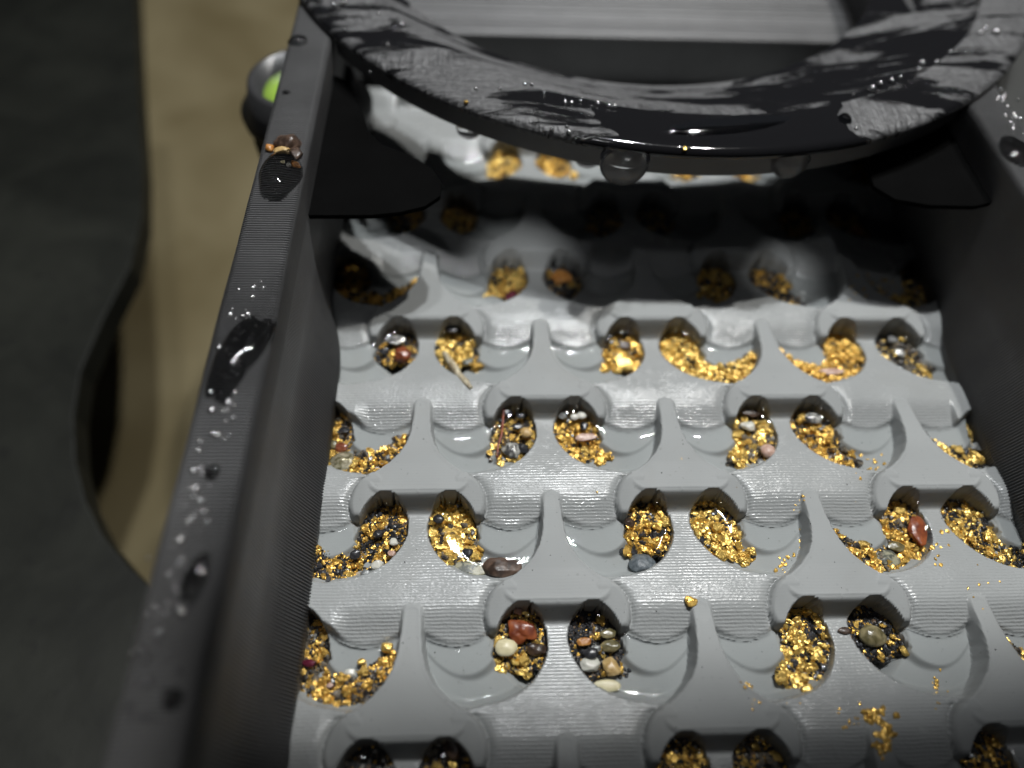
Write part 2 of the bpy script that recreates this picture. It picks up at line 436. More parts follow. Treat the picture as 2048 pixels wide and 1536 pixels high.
for n_, (r, c) in enumerate(orn):
    if c < -0.1 or c > 2.2: continue
    for sgn in (-1, 1):
        J, I = window(c, r)
        if J.start >= J.stop: continue
        u = (XX[J, I] - c) * sgn; v = YY[J, I] - r * P_
        sp = sample(R_pl, u, v); sh = sample(R_ho, u, v)
        ok = (u > -0.003) & (u < 0.4) & (v > -0.12) & (v < 0.47)
        zt = lerp(-0.026, 0.0, sstep(0.43, 0.16, v)) - 0.004 * sstep(0.0, -0.02, -np.abs(sp))
        zz = Z[J, I]
        # horn: an ear that falls away from the corner of the bar
        hz = -0.001 - 0.040 * np.clip((0.05 - v) / 0.135, 0, 1) - 0.010 * sstep(0.19, 0.26, u)
        hz = hz - 0.016 * sstep(-0.016, 0.0, sh) * (u > 0.19)
        moat = ok & (sh > 0) & (u > 0.20) & (v < 0.07)
        zz = np.where(moat, zz - 0.030 * np.exp(-np.maximum(sh, 0) / 0.010), zz)
        stt = sample(R_tr, u, v)
        fh = np.where(ok, sstep(E_, -E_, sh), 0) * sstep(0.0, 0.006, stt)
        zz = np.where(fh > 0, lerp(zz, hz, fh), zz)
        fp = np.where(ok, sstep(E_, -E_, sp), 0)
        zz = lerp(zz, np.maximum(zz, zt - 0.006 * sstep(-0.012, 0, sp)), fp)
        # sloping front of the bar between its two pockets
        fr_ = ok & (v <= 0.0) & (v > -0.055) & (u < 0.13)
        stt = sample(R_tr, u, v)
        zfront = np.minimum(0.0, lerp(0.0, -0.128, sstep(0.006, -0.056, v)))
        zz = np.where(fr_ & (stt > 0), np.maximum(zz, zfront * sstep(0.0, 0.004, stt) + zz * (1 - sstep(0.0, 0.004, stt))), zz)
        Z[J, I] = zz
        m = ok & ((sp < E_) | ((sh < E_ * 0.6) & (stt > 0.002)) | (fr_ & (stt > 0.002)))
        rr = riffle_id[J, I]; rr[m] = n_; riffle_id[J, I] = rr
        pp = pocket_id[J, I]; pp[m] = -1; pocket_id[J, I] = pp
Z = np.where(Z > -0.13, Z * 0.80, Z + 0.026)
# tiny irregularity of the print
Z += 0.0010 * np.sin(XX * 23 + YY * 7) * np.sin(YY * 17 - XX * 5)
sy = np.abs(np.gradient(Z, gy, axis=0)); sx = np.abs(np.gradient(Z, gx, axis=1))
LN = 0.75 * sstep(0.02, 0.40, sy) * (1 - sstep(1.2, 3.0, sy + sx)) + 0.10
LN = np.maximum(LN, 0.60 * (riffle_id < 0)); LN = np.where((pool < 0.0), 0.03, LN)
LN = np.where(riffle_id >= 0, np.minimum(LN, 0.08), LN)

mat_root = empty('sluice_mat', (0.97, 1.5, -0.45))
tag(mat_root, 'pale grey printed sluice mat with rows of anchor-shaped riffles and curled gold-filled pockets', 'sluice mat')
inv_root = Vector((0.97, 1.5, -0.45))
YW = YY.copy()
for r, c, sgn in pockets:
    J, I = window(c, r)
    u = (XX[J, I] - c) * sgn; v = YY[J, I] - r * P_
    st = sample(R_tr, u, v)
    deep = (Z[J, I] < -0.062) & (u > 0.0) & (u < 0.26) & (st < -0.001) & (pocket_id[J, I] >= 0)
    yw = YW[J, I]; yw[deep] += (0.085 * sstep(-0.13, 0.0, v) * sstep(-0.058, -0.10, Z[J, I]))[deep]; YW[J, I] = yw
VV = np.stack([XX.ravel(), YW.ravel(), Z.ravel()], 1)
jj, ii = np.meshgrid(np.arange(NY - 1), np.arange(NX - 1), indexing='ij')
q00 = (jj * NX + ii).ravel()
QF = np.stack([q00, q00 + 1, q00 + NX + 1, q00 + NX], 1)
fr_id = riffle_id[:-1, :-1].ravel(); fr2 = riffle_id[1:, 1:].ravel()
frid = np.maximum(fr_id, fr2)
fpid = np.maximum(pocket_id[:-1, :-1].ravel(), pocket_id[1:, 1:].ravel()); fpid[frid >= 0] = -1
# vertex normals of the whole relief keep the parts seamless
nx_ = -np.gradient(Z, gx, axis=1); ny_ = -np.gradient(Z, gy, axis=0); nn = np.stack([nx_, ny_, np.ones_like(Z)], 2)
nn /= np.linalg.norm(nn, axis=2, keepdims=True); NNv = nn.reshape(-1, 3).astype(np.float32)
LNv = LN.ravel().astype(np.float32)
def part(name, sel):
    F = QF[sel]
    if len(F) < 6: return None
    used, inv = np.unique(F.ravel(), return_inverse=True)
    ob = mesh_from(name, VV[used], inv.reshape(-1, 4), M['grey'], mat_root)
    a = ob.data.attributes.new('lines', 'FLOAT', 'POINT'); a.data.foreach_set('value', LNv[used])
    ob.data.normals_split_custom_set_from_vertices(NNv[used].tolist())
    ob.matrix_parent_inverse = Matrix.Translation(-inv_root)
    return ob
part('mat_base', (frid < 0) & (fpid < 0))
for n_ in np.unique(frid[frid >= 0]): part('riffle', frid == n_)
for n_ in np.unique(fpid[fpid >= 0]): part('pocket', fpid == n_)
# skirt and underside of the mat
sk = pymesh('mat_skirt', [(X0, Y0, -0.45), (X1, Y0, -0.45), (X1, Y1, -0.45), (X0, Y1, -0.45), (X0, Y0, -0.05), (X1, Y0, -0.05), (X1, Y1, -0.05), (X0, Y1, -0.05)],
            [(3, 2, 1, 0), (0, 1, 5, 4), (2, 3, 7, 6)], M['grey'], mat_root, False)
sk.matrix_parent_inverse = Matrix.Translation(-inv_root)

# ------------------------------------------------------------------ water lying in the pockets
WL = -0.0735
wz = WL + 0.011 * np.exp(np.minimum(pool, 0) / 0.016) + 0.0022 * np.sin(XX * 11 + 1.3) * np.sin(YY * 13)
msk = (pool < 0.004) & (riffle_id < 0)
fm = msk[:-1, :-1] & msk[1:, 1:] & msk[1:, :-1] & msk[:-1, 1:]
F = QF[fm.ravel()]; used, inv = np.unique(F.ravel(), return_inverse=True)
wv = np.stack([XX.ravel(), YY.ravel(), np.maximum(wz, -0.5).ravel()], 1)[used]
o = mesh_from('water', wv, inv.reshape(-1, 4), M['water'])
tag(o, 'clear water standing in the curled pockets of the grey mat', 'water', kind='stuff')

# ------------------------------------------------------------------ sluice box
box = empty('sluice_box', (0.97, 1.5, -1.0))
tag(box, 'black printed sluice box with tall ridged side walls around the grey mat', 'sluice box')
bp_inv = Matrix.Translation(-Vector((0.97, 1.5, -1.0)))
def wall(name, side):
    ys = np.arange(-1.3, 5.2, LP / 8.0)
    xin, xout = (-0.44, -0.62) if side < 0 else (2.38, 2.56)
    s = 1 if side < 0 else -1
    rip = np.abs(np.sin(np.pi * ys / LP))
    am = np.array([noise.noise(Vector((0.3, y * 3.0, side))) for y in ys]) * 0.35 + 0.8
    wobble = np.array([noise.noise(Vector((5.3, y * 40.0, side))) for y in ys])
    h = (rip * 0.0125 * am + wobble * 0.0008)
    b = 0.078 * sstep(1.86, 1.42, ys)
    prof = []   # x offset toward the inside, z, x ripple weight, z ripple weight
    prof.append((xout, -1.2, 0, 0, 0)); prof.append((xout, 0.575, 0, -0.5, 0)); prof.append((xout + s * 0.008, 0.594, 0, -0.6, 0.6))
    prof.append((xout + s * 0.022, 0.598, 0, 0, 1)); prof.append(((xin + xout) / 2, 0.598, 0, 0, 1.0)); prof.append((xin - s * 0.022, 0.598, 0, 0, 1))
    prof.append((xin - s * 0.007, 0.594, 0, 1.2, 1.2)); prof.append((xin, 0.58, 0, 0.9, 0)); prof.append((xin, 0.45, 0, 0.12, 0)); prof.append((xin, 0.27, 0, 0.15, 0))
    prof.append((xin, 0.20, 0.12, 0.5, 0)); prof.append((xin, 0.13, 0.32, 0.8, 0)); prof.append((xin, 0.06, 0.60, 1.0, 0)); prof.append((xin, 0.0, 0.86, 1.1, 0.2))
    prof.append((xin, -0.030, 1.0, 1.1, 0)); prof.append((xin, -0.045, 1.0, 0.2, 0)); prof.append((xin, -0.5, 1.0, 0, 0))
    V = np.zeros((len(ys), len(prof), 3))
    for j, (x, z, bw, xr, zr) in enumerate(prof):
        V[:, j, 0] = x + s * (bw * b + xr * h); V[:, j, 1] = ys; V[:, j, 2] = z + zr * h
    n = len(prof); m = len(ys)
    a, c = np.meshgrid(np.arange(m - 1), np.arange(n - 1), indexing='ij'); q = (a * n + c).ravel()
    F = np.stack([q, q + 1, q + n + 1, q + n], 1)
    if side < 0: F = F[:, ::-1]
    # profile runs outer->inner; make normals face out
    F = F[:, ::-1]
    ob = mesh_from(name, V.reshape(-1, 3), F, M['wall'], box); ob.matrix_parent_inverse = bp_inv
    return ob
wall('side_wall', -1); wall('side_wall', 1)
def boxmesh(name, lo, hi, mat, parent=None, inv=None, bev=0.01):
    import bmesh
    bm = bmesh.new(); bmesh.ops.create_cube(bm, size=1)
    for v in bm.verts: v.co = Vector([lo[i] + (v.co[i] + 0.5) * (hi[i] - lo[i]) for i in range(3)])
    if bev: bmesh.ops.bevel(bm, geom=bm.edges[:], offset=bev, segments=2, affect='EDGES')
    me = bpy.data.meshes.new(name); bm.to_mesh(me); bm.free(); me.materials.append(mat)
    ob = bpy.data.objects.new(name, me); COL.objects.link(ob)
    if parent: ob.parent = parent
    if inv: ob.matrix_parent_inverse = inv
    return ob
boxmesh('box_bottom', (-0.43, -1.2, -0.62), (2.37, 5.1, -0.47), M['wall'], box, bp_inv)
# stepped block that closes the upstream end of the mat
ys = np.arange(3.435, 5.1, LP / 4)
V = [];
xs = np.linspace(-0.435, 2.375, 60)
for y in np.concatenate([[3.61, 3.61], ys]):
    pass
VB = np.zeros((len(ys) + 2, len(xs), 3))
for j, x in enumerate(xs):
    VB[:, j, 0] = x
    VB[0, j] = (x, 3.432, -0.5); VB[1, j] = (x, 3.432, 0.245)
    VB[2:, j, 1] = ys
    VB[2:, j, 2] = 0.250 + 0.05 * (ys - 3.43) + 0.011 * np.abs(np.sin(np.pi * ys / (LP * 2.6))) ** 0.5 + 0.010 * np.abs(np.sin(np.pi * ys / 0.11)) ** 0.4 + [0.0015 * noise.noise(Vector((x * 6, y * 30, 0))) for y in ys]
a, c = np.meshgrid(np.arange(len(ys) + 1), np.arange(len(xs) - 1), indexing='ij'); q = (a * len(xs) + c).ravel()
ob = mesh_from('end_block', VB.reshape(-1, 3), np.stack([q, q + 1, q + len(xs) + 1, q + len(xs)], 1), mat_black('end_block_print', (0.062, 0.062, 0.063), 0.45), box)
ob.matrix_parent_inverse = bp_inv

# ------------------------------------------------------------------ feed ring across the top of the box
ring = empty('feed_ring', (1.13, 3.89, 0.60))
tag(ring, 'dark grey printed feed ring with a sloping round mouth, lying wet across the box walls', 'feed ring')
r_inv = Matrix.Translation(-Vector((1.13, 3.89, 0.60)))
def loft(name, rings, mat, parent, inv, a0=0, a1=360, n=320, closed=True):
    V = []; A = np.radians(np.linspace(a0, a1, n, endpoint=not closed))
    for rg in rings:
        if rg[0] == 'm':      # the mouth dips toward the mat on its near side and stays above the walls at its flanks
            wq = np.maximum(0, -np.sin(A)) ** 2
            cx, cy, r_ = 1.005 + 0.075 * wq, 3.83 + 0.31 * wq, 1.335 + 0.10 * wq + rg[1]; z_ = 0.616 - 0.166 * wq + rg[2]
            V.append(np.stack([cx + r_ * np.cos(A), cy + r_ * np.sin(A), z_], 1)); continue
        cx, cy, r_, z = rg
        V.append(np.stack([cx + r_ * np.cos(A), cy + r_ * np.sin(A), np.full(n, z)], 1))
    V = np.array(V); m = len(rings); F = []
    for i in range(m):
        for j in range(n if closed else n - 1):
            j2 = (j + 1) % n; i2 = (i + 1) % m
            F.append((i * n + j, i * n + j2, i2 * n + j2, i2 * n + j))
    if not closed:
        F.append(tuple(i * n for i in range(m))); F.append(tuple(i * n + n - 1 for i in range(m))[::-1])
    ob = pymesh(name, V.reshape(-1, 3), F, mat, parent, True)
    ob.matrix_parent_inverse = inv
    bpy_mod = ob.modifiers.new('edges', 'EDGE_SPLIT'); bpy_mod.split_angle = math.radians(35)
    return ob
rings_ = [(1.175, 3.97, 1.984, 0.606), (1.175, 3.97, 1.998, 0.614), (1.175, 3.97, 2.000, 0.624), (1.175, 3.97, 1.996, 0.636), (1.175, 3.97, 1.984, 0.646), (1.175, 3.97, 1.966, 0.651),
          (1.19, 3.90, 1.70, 0.652), (1.20, 3.90, 1.675, 0.648), (1.195, 3.92, 1.645, 0.634), ('m', 0.03, 0.004), ('m', 0.0, 0.0), ('m', 0.0, -0.008), ('m', 0.03, -0.010), (1.15, 3.97, 1.74, 0.604)]
loft('ring_plate', rings_, M['ring'], ring, r_inv)
a_lim = math.degrees(math.acos((1.175 + 0.425) / 1.975))
a_lim2 = math.degrees(math.acos((2.365 - 1.175) / 1.975))
loft('collar', [(1.175, 3.97, 1.957, 0.500), (1.175, 3.97, 1.972, 0.515), (1.175, 3.97, 1.975, 0.604), (1.175, 3.97, 1.83, 0.604), (1.175, 3.97, 1.83, 0.500)], M['wall'], ring, r_inv, 180 + a_lim, 360 - a_lim2, 160, False)

def shade_plate(poly, z0, z1):  # plates added to block light and stay dark, not real ring parts
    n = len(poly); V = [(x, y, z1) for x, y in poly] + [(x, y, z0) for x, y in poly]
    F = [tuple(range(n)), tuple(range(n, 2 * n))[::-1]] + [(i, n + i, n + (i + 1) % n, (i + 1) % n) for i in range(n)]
    g = pymesh('shade_plate', V, F, M['shade_black'], ring, False); g.matrix_parent_inverse = r_inv
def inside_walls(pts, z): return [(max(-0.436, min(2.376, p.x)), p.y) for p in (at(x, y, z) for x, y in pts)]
shade_plate(inside_walls([(600, 430), (640, 150), (700, 165), (722, 215), (738, 262), (765, 290), (800, 302), (836, 318), (866, 338), (884, 366), (880, 392), (850, 412), (800, 424), (740, 430)], 0.46), 0.44, 0.46)
shade_plate(inside_walls([(2020, 405), (1930, 200), (1760, 268), (1735, 330), (1748, 372), (1790, 398), (1860, 410), (1950, 412)], 0.46), 0.44, 0.46)

# ------------------------------------------------------------------ blurred things beside the box
kn = empty('clamp_knob', at(618, 222, 0.1))
tag(kn, 'black faceted knob with a bright green window, outside the left wall', 'knob')
def lathe(name, prof, mat, parent, n=24, smooth=True, flat_n=None):
    n = flat_n or n; V = []; F = []
    for r_, z in prof:
        for k in range(n):
            a = 2 * math.pi * k / n; V.append((r_ * math.cos(a), r_ * math.sin(a), z))
    for i in range(len(prof) - 1):
        for k in range(n):
            F.append((i * n + k, i * n + (k + 1) % n, (i + 1) * n + (k + 1) % n, (i + 1) * n + k))
    F.append(tuple(range(n))[::-1]); F.append(tuple((len(prof) - 1) * n + k for k in range(n)))
    return pymesh(name, V, F, mat, parent, smooth)
lathe('knob_body', [(0.22, -0.75), (0.29, -0.62), (0.325, -0.07), (0.31, 0.0)], mat_black('knob_black', (0.008, 0.008, 0.008), 0.3), kn, flat_n=10, smooth=False)
KG = mat_black('knob_grey', (0.03, 0.03, 0.031), 0.3)
kc = lathe('knob_collar', [(0.33, -0.01), (0.335, 0.04), (0.29, 0.09), (0.265, 0.19), (0.235, 0.20), (0.222, 0.10)], KG, kn, 32)
g = NT('green_window'); g.b.inputs['Base Color'].default_value = (0.25, 0.45, 0.04, 1); g.b.inputs['Roughness'].default_value = 0.25
g.l(g.mixc(g.noise(6, 2).outputs[0], (0.16, 0.30, 0.03), (0.42, 0.62, 0.10)), g.b.inputs['Base Color'])
cap = lathe('green_window', [(0.218, 0.08), (0.20, 0.125), (0.13, 0.15), (0.01, 0.155)], g.m, kc, 32)

pts = [(-260, -80), (268, -80), (276, 150), (286, 330), (284, 430), (262, 530), (205, 640), (162, 740), (148, 830), (152, 920), (172, 1000), (206, 1070), (256, 1130), (320, 1190), (380, 1290), (390, 1700), (-260, 1700)]
top = [at(x, y, -1.30) for x, y in pts]; n = len(top)
V = [tuple(p) for p in top] + [(p.x, p.y, -1.50) for p in top]
F = [tuple(range(n))[::-1], tuple(range(n, 2 * n))] + [(i, (i + 1) % n, n + (i + 1) % n, n + i) for i in range(n)]
o = pymesh('black_panel', V, F, M['panel'], None, False)
tag(o, 'black rubbery panel with a scooped edge, out of focus left of the box', 'panel')
bmod = o.modifiers.new('b', 'BEVEL'); bmod.width = 0.015; bmod.segments = 3
o = boxmesh('black_panel', (2.66, -1.2, 0.05), (4.4, 5.0, 0.40), mat_black('outer_panel', (0.016, 0.0165, 0.015), 0.6), None, None, 0.03)
tag(o, 'dark grey panel beyond the right wall of the box', 'panel')

# ------------------------------------------------------------------ grains, flakes and stones
def ico(sub):
    import bmesh
    bm = bmesh.new(); bmesh.ops.create_icosphere(bm, subdivisions=sub, radius=1)
    V = np.array([v.co[:] for v in bm.verts]); F = np.array([[v.index for v in f.verts] for f in bm.faces]); bm.free()
    return V, F
ICO1, ICO2, ICO4 = ico(1), ico(2), ico(4)
def grain(sub, flat, rough, seed):
    V, F = sub; V = V.copy(); rs = np.random.RandomState(seed)
    off = rs.rand(3) * 50
    for i in range(len(V)):
        n = noise.noise(Vector(V[i] * 1.6 + off)) + 0.5 * noise.noise(Vector(V[i] * 4 + off))
        V[i] *= 1 + rough * n
    V *= np.array([1.0, 0.62 + 0.35 * rs.rand(), flat])
    return V, F
flakeA = [grain(ICO1, 0.22 + 0.22 * (i % 3) / 2, 0.75, i) for i in range(14)]
flakeB = [grain(ICO2, 0.30 + 0.25 * (i % 3) / 2, 0.95, 40 + i) for i in range(12)]
sandA = [grain(ICO1, 0.75, 0.5, 80 + i) for i in range(8)]
flake_me = []
for i, (V, F) in enumerate(flakeB):
    me = bpy.data.meshes.new('gold_flake'); me.from_pydata([tuple(v) for v in V], [], [tuple(f) for f in F.tolist()])
    me.polygons.foreach_set('use_smooth', [i % 2 == 0] * len(me.polygons)); me.materials.append(M['gold'] if i % 3 else M['gold2']); me.update()
    flake_me.append(me)
def rotm(a, b, c):
    return np.array((Matrix.Rotation(a, 3, 'Z') @ Matrix.Rotation(b, 3, 'X') @ Matrix.Rotation(c, 3, 'Z')))
class Bag:
    def __init__(s): s.V = []; s.F = []; s.n = 0
    def add(s, g, R, sc, loc):
        V = (g[0] * sc) @ R.T + np.array(loc); s.V.append(V); s.F.append(g[1] + s.n); s.n += len(V)
    def build(s, name, mat, parent=None):
        if not s.V: return None
        return mesh_from(name, np.concatenate(s.V), np.concatenate(s.F), mat, parent, False)

def zat(x, y):
    fx = min(max((x - X0) / D_, 0), NX - 1.001); fy = min(max((y - Y0) / D_, 0), NY - 1.001)
    return Z[int(fy), int(fx)]

# fill of every pocket in view: (row, column, side): (phi_max, gold share, sand material, flakes, flake size)
FILL = {
 (0, 0, -1): (214, .10, 'lo', 50, .012), (0, 0, 1): (220, .25, 'lo', 60, .014),
 (0, 1, -1): (222, .55, 'mid', 130, .013), (0, 1, 1): (222, .5, 'mid', 120, .012),
 (0, 2, -1): (220, .6, 'mid', 110, .014), (0, 2, 1): (220, .5, 'mid', 60, .014),
 (1, -.5, 1): (322, .60, 'mid', 330, .012), (1, .5, -1): (219, .62, 'mid', 130, .012), (1, .5, 1): (226, .30, 'lo', 90, .011),
 (1, 1.5, -1): (234, .72, 'mid', 230, .013), (1, 1.5, 1): (216, .45, 'lo', 110, .010), (1, 2.5, -1): (330, .65, 'mid', 260, .012),
 (2, 0, -1): (300, .55, 'mid', 330, .011), (2, 0, 1): (228, .92, 'hi', 300, .013),
 (2, 1, -1): (222, .65, 'mid', 170, .014), (2, 1, 1): (231, .90, 'hi', 230, .013),
 (2, 2, -1): (318, .72, 'mid', 330, .013), (2, 2, 1): (322, .60, 'mid', 360, .010),
 (3, -.5, 1): (325, .60, 'mid', 200, .015), (3, .5, -1): (226, .55, 'mid', 150, .012), (3, .5, 1): (230, .85, 'hi', 230, .012),
 (3, 1.5, -1): (236, .70, 'mid', 190, .016), (3, 1.5, 1): (238, .70, 'mid', 190, .013), (3, 2.5, -1): (322, .55, 'mid', 260, .013),
 (4, 0, -1): (214, .55, 'mid', 90, .014), (4, 0, 1): (216, .75, 'mid', 90, .018),
 (4, 1, -1): (224, .80, 'hi', 100, .017), (4, 1, 1): (318, .92, 'hi', 330, .015),
 (4, 2, -1): (322, .92, 'hi', 330, .013), (4, 2, 1): (246, .25, 'lo', 150, .014),
 (5, -.5, 1): (318, .8, 'mid', 120, .016), (5, .5, -1): (222, .85, 'hi', 110, .015), (5, .5, 1): (214, .25, 'lo', 60, .014),
 (5, 1.5, -1): (224, .8, 'hi', 120, .015), (5, 1.5, 1): (232, .35, 'lo', 90, .015), (5, 2.5, -1): (330, .6, 'mid', 160, .010),
 (6, 0, -1): (212, .4, 'mid', 60, .015), (6, 0, 1): (216, .9, 'hi', 110, .014), (6, 1, -1): (216, .5, 'mid', 70, .015), (6, 1, 1): (214, .4, 'mid', 60, .015),
 (6, 2, -1): (224, .8, 'hi', 110, .015), (6, 2, 1): (226, .7, 'hi', 90, .015),
 (7, -.5, 1): (226, .7, 'mid', 80, .015), (7, .5, -1): (224, .9, 'hi', 110, .015), (7, .5, 1): (222, .9, 'hi', 110, .015), (7, 1.5, -1): (222, .9, 'hi', 100, .015), (7, 1.5, 1): (224, .9, 'hi', 100, .015),
 (7, 2.5, -1): (224, .7, 'mid', 60, .015),
}
ROWN = {0: 'nearest row', 1: 'second row', 2: 'third row', 3: 'fourth row', 4: 'fifth row', 5: 'sixth row', 6: 'seventh row', 7: 'eighth row', 8: 'last row'}
def pname(r, c, s):
    side = 'left' if s < 0 else 'right'
    if c < -.1: return 'the cut-off pocket by the left wall, %s' % ROWN[r]
    if c > 2.2: return 'the cut-off pocket by the right wall, %s' % ROWN[r]
    which = {0: 'left', 1: 'middle', 2: 'right', .5: 'left', 1.5: 'right'}[c]
    return 'the %s pocket, %s riffle, %s' % (side, which, ROWN[r])

def fill_z(ph, pm):
    z = lerp(-0.185, -0.130, sstep(166, 200, ph))
    z = lerp(z, -0.095, sstep(222, 270, ph))
    return 0.8 * z
hs = 0.0065
nflake = 0
for (r, c, s), (pm, gf, kind, nf, fs) in FILL.items():
    us = np.arange(0.03, 0.50, hs); vs = np.arange(-0.335, 0.035, hs)
    U, Vv = np.meshgrid(us, vs)
    st = sample(R_tr, U, Vv); ph = np.degrees(np.arctan2(Vv + 0.05, U - 0.34)) % 360
    z = fill_z(ph, pm)
    wav = np.array([[noise.noise(Vector((q * 22 + r * 3.1, c * 5.0 + s, 0.5))) for q in us]])
    if pm < 240:      # only the oval under the bar is filled; the heap ends level across
        vmin = np.interp(pm, [212, 216, 222, 228, 234, 240], [-.185, -.20, -.225, -.262, -.29, -.31]) + 0.035 * wav + 0.05 * (U - 0.12)
        inside = sstep(-0.004, 0.014, Vv - vmin) * sstep(0.262, 0.250, U - (0.25 if pm > 228 else 0.0) * np.maximum(0, -Vv - 0.2) + 0.3 * (pm <= 228) * np.maximum(0, -Vv - 0.17))
    else:
        inside = sstep(pm + 2, pm - 6, ph)
    z = z - 0.035 * (1 - inside)
    for a in range(z.shape[0]):
        for b in range(z.shape[1]):
            if st[a, b] < 0.02: z[a, b] += 0.018 * noise.noise(Vector((U[a, b] * 38 + r * 9 + c * 3, Vv[a, b] * 38, s * 5.0))) + 0.006 * noise.noise(Vector((U[a, b] * 120 + r * 9, Vv[a, b] * 120, s)))
    if c > -0.1 and c < 2.2 or True:
        lower_plateau = sample(R_pl, np.abs(0.5 - U), Vv + P_)   # flare of the riffle downstream
    ok = (st < 0.004) & (inside > 0.02) & (lower_plateau > -0.004)
    wx = c + s * U; wy = r * P_ + Vv + 0.080 * sstep(-0.13, 0.0, Vv) * (U < 0.26)
    ok &= (wx > -0.45) & (wx < 2.39)
    fm = ok[:-1, :-1] & ok[1:, 1:] & ok[1:, :-1] & ok[:-1, 1:]
    n1 = len(us); a, b = np.nonzero(fm); q = a * n1 + b
    if len(q) < 4: continue
    F = np.stack([q, q + 1, q + n1 + 1, q + n1], 1)
    if s < 0: F = F[:, ::-1]
    used, inv = np.unique(F.ravel(), return_inverse=True)
    VV2 = np.stack([wx.ravel(), wy.ravel(), z.ravel()], 1)[used]
    o = mesh_from('black_sand', VV2, inv.reshape(-1, 4), M['heap_' + kind])
    tag(o, 'wet sand heaped in ' + pname(r, c, s), 'sand', 'heaps of wet sand in the pockets', 'stuff')
    # loose grains and flakes on the heap
    cand = np.argwhere(ok & (st < -0.006) & (inside > 0.6)); bagg = Bag(); bags = Bag(); bagd = Bag()
    rs = np.random.RandomState(int(r * 31 + c * 17 + s * 3) % 9999)
    scale_n = (2.4 if pm > 240 else 1.9) if r < 6 else 0.9
    big = 0
    for k in range(int(nf * scale_n)):
        a, b = cand[rs.randint(len(cand))]
        x = wx[a, b] + (rs.rand() - .5) * hs; y = wy[a, b] + (rs.rand() - .5) * hs; zz = z[a, b]
        sz = fs * (0.36 + 1.0 * rs.rand() ** 2.0)
        top_dark = sstep(190, 172, ph[a, b])
        # clumps of dark sand
        cl = noise.noise(Vector((x * 16 + 3, y * 16, r)))
        isg = rs.rand() < min(0.98, max(0.02, gf - 0.04 + 1.0 * cl - 0.45 * top_dark))
        R = rotm(rs.rand() * 6.3, (rs.rand() - .5) * 1.5, rs.rand() * 6.3)
        if isg:
            bagg.add(flakeA[rs.randint(14)] if sz < 0.011 else flakeB[rs.randint(12)], R, sz, (x, y, zz + sz * 0.25))
        else:
            bagd.add(sandA[rs.randint(8)], R, sz * 0.85, (x, y, zz + sz * 0.15))
    o = bagg.build('gold_dust', M['gold'] if (r + (s > 0)) % 2 else M['gold2'])
    if o: tag(o, 'fine gold flakes crowded in ' + pname(r, c, s), 'gold dust', 'fine gold in the pockets', 'stuff')
    o = bagd.build('sand_grains', S['black'] if rs.rand() < .6 else S['grit'])
    if o: tag(o, 'loose dark sand grains in ' + pname(r, c, s), 'sand', 'dark grains in the pockets', 'stuff')
    # larger flakes, each a thing of its own
    want = int(round((9 if r in (1, 2, 3, 4) else 4) * gf * (1.25 if pm > 250 else 1.0)))
    for k in range(want):
        a, b = cand[rs.randint(len(cand))]
        if ph[a, b] < 185: continue
        sz = fs * (0.95 + 0.85 * rs.rand())
        o = bpy.data.objects.new('gold_flake', flake_me[rs.randint(len(flake_me))]); COL.objects.link(o)
        o.location = (wx[a, b], wy[a, b], z[a, b] + sz * 0.45); o.scale = (sz, sz, sz)
        o.rotation_euler = ((rs.rand() - .5) * 1.0, (rs.rand() - .5) * 1.0, rs.rand() * 6.3)
        tag(o, 'gold flake heaped in ' + pname(r, c, s), 'gold flake', 'larger gold flakes in ' + pname(r, c, s))
        nflake += 1
print('flakes', nflake)

# ---- single stones, nuggets and twigs, seen one by one
def pebble(px, py, wpx, hpx, mat, label, cat='pebble', name='pebble', z=-0.084, rough=0.22, rot=0.0, seed=None, tall=0.7, sub=ICO4, lift=0.0):
    p = at(px, py, z); e = at(px + wpx / 2, py, z); f = at(px, py - hpx / 2, z)
    a = (e - p).length; b = (f - p).length * 0.86
    rs = np.random.RandomState(seed if seed is not None else int(px * 7 + py)); off = rs.rand(3) * 60
    V, F = sub; V = V.copy()
    for i in range(len(V)):
        v = Vector(V[i] * 0.9 + off)
        n = noise.noise(v) + 0.35 * noise.noise(v * 2.3) + 0.12 * noise.noise(v * 6)
        V[i] *= 1 + rough * n
    if rough > 0.18:      # chipped faces
        for q in range(9):
            d = rs.randn(3); d /= np.linalg.norm(d); lim = 0.66 + 0.22 * rs.rand()
            pr = V @ d; over = pr > lim
            V[over] -= np.outer((pr[over] - lim) * 0.88, d)
    V *= np.array([1, 1, tall * min(1, b / a if b < a else a / b) + 0.0])
    sc = np.array([a, b, min(a, b)])
    me_o = mesh_from(name, V * sc, F, mat, None, True)
    me_o.location = (p.x, p.y, z + lift); me_o.rotation_euler = (0.0, 0.0, rot)
    tag(me_o, label, cat)
    return me_o
pebble(1045, 1262, 66, 56, S['red'], 'rust red stone in the left pocket beneath the centre riffle, second row', rough=.4)
pebble(1012, 1297, 44, 42, S['cream'], 'round cream pebble against the left rim of the pocket holding a rust red stone', rough=.12, lift=.012)
pebble(1070, 1298, 40, 34, S['brown'], 'translucent brown stone right of the round cream pebble', rough=.4)
pebble(1036, 1222, 18, 18, S['pink'], 'small pinkish grain above the rust red stone', rough=.3)
pebble(1213, 1373, 58, 30, S['cream'], 'flat oval cream pebble at the foot of a pocket of mixed stones', rough=.08, lift=.01)
pebble(1182, 1330, 42, 40, S['white'], 'white and grey stone above left of the flat oval cream pebble', rough=.3)
pebble(1222, 1334, 36, 52, S['tan'], 'tan stone standing just above the flat oval cream pebble', rough=.3)
pebble(1181, 1309, 30, 26, S['black'], 'smooth black pebble above the white and grey stone', rough=.15, lift=.015)
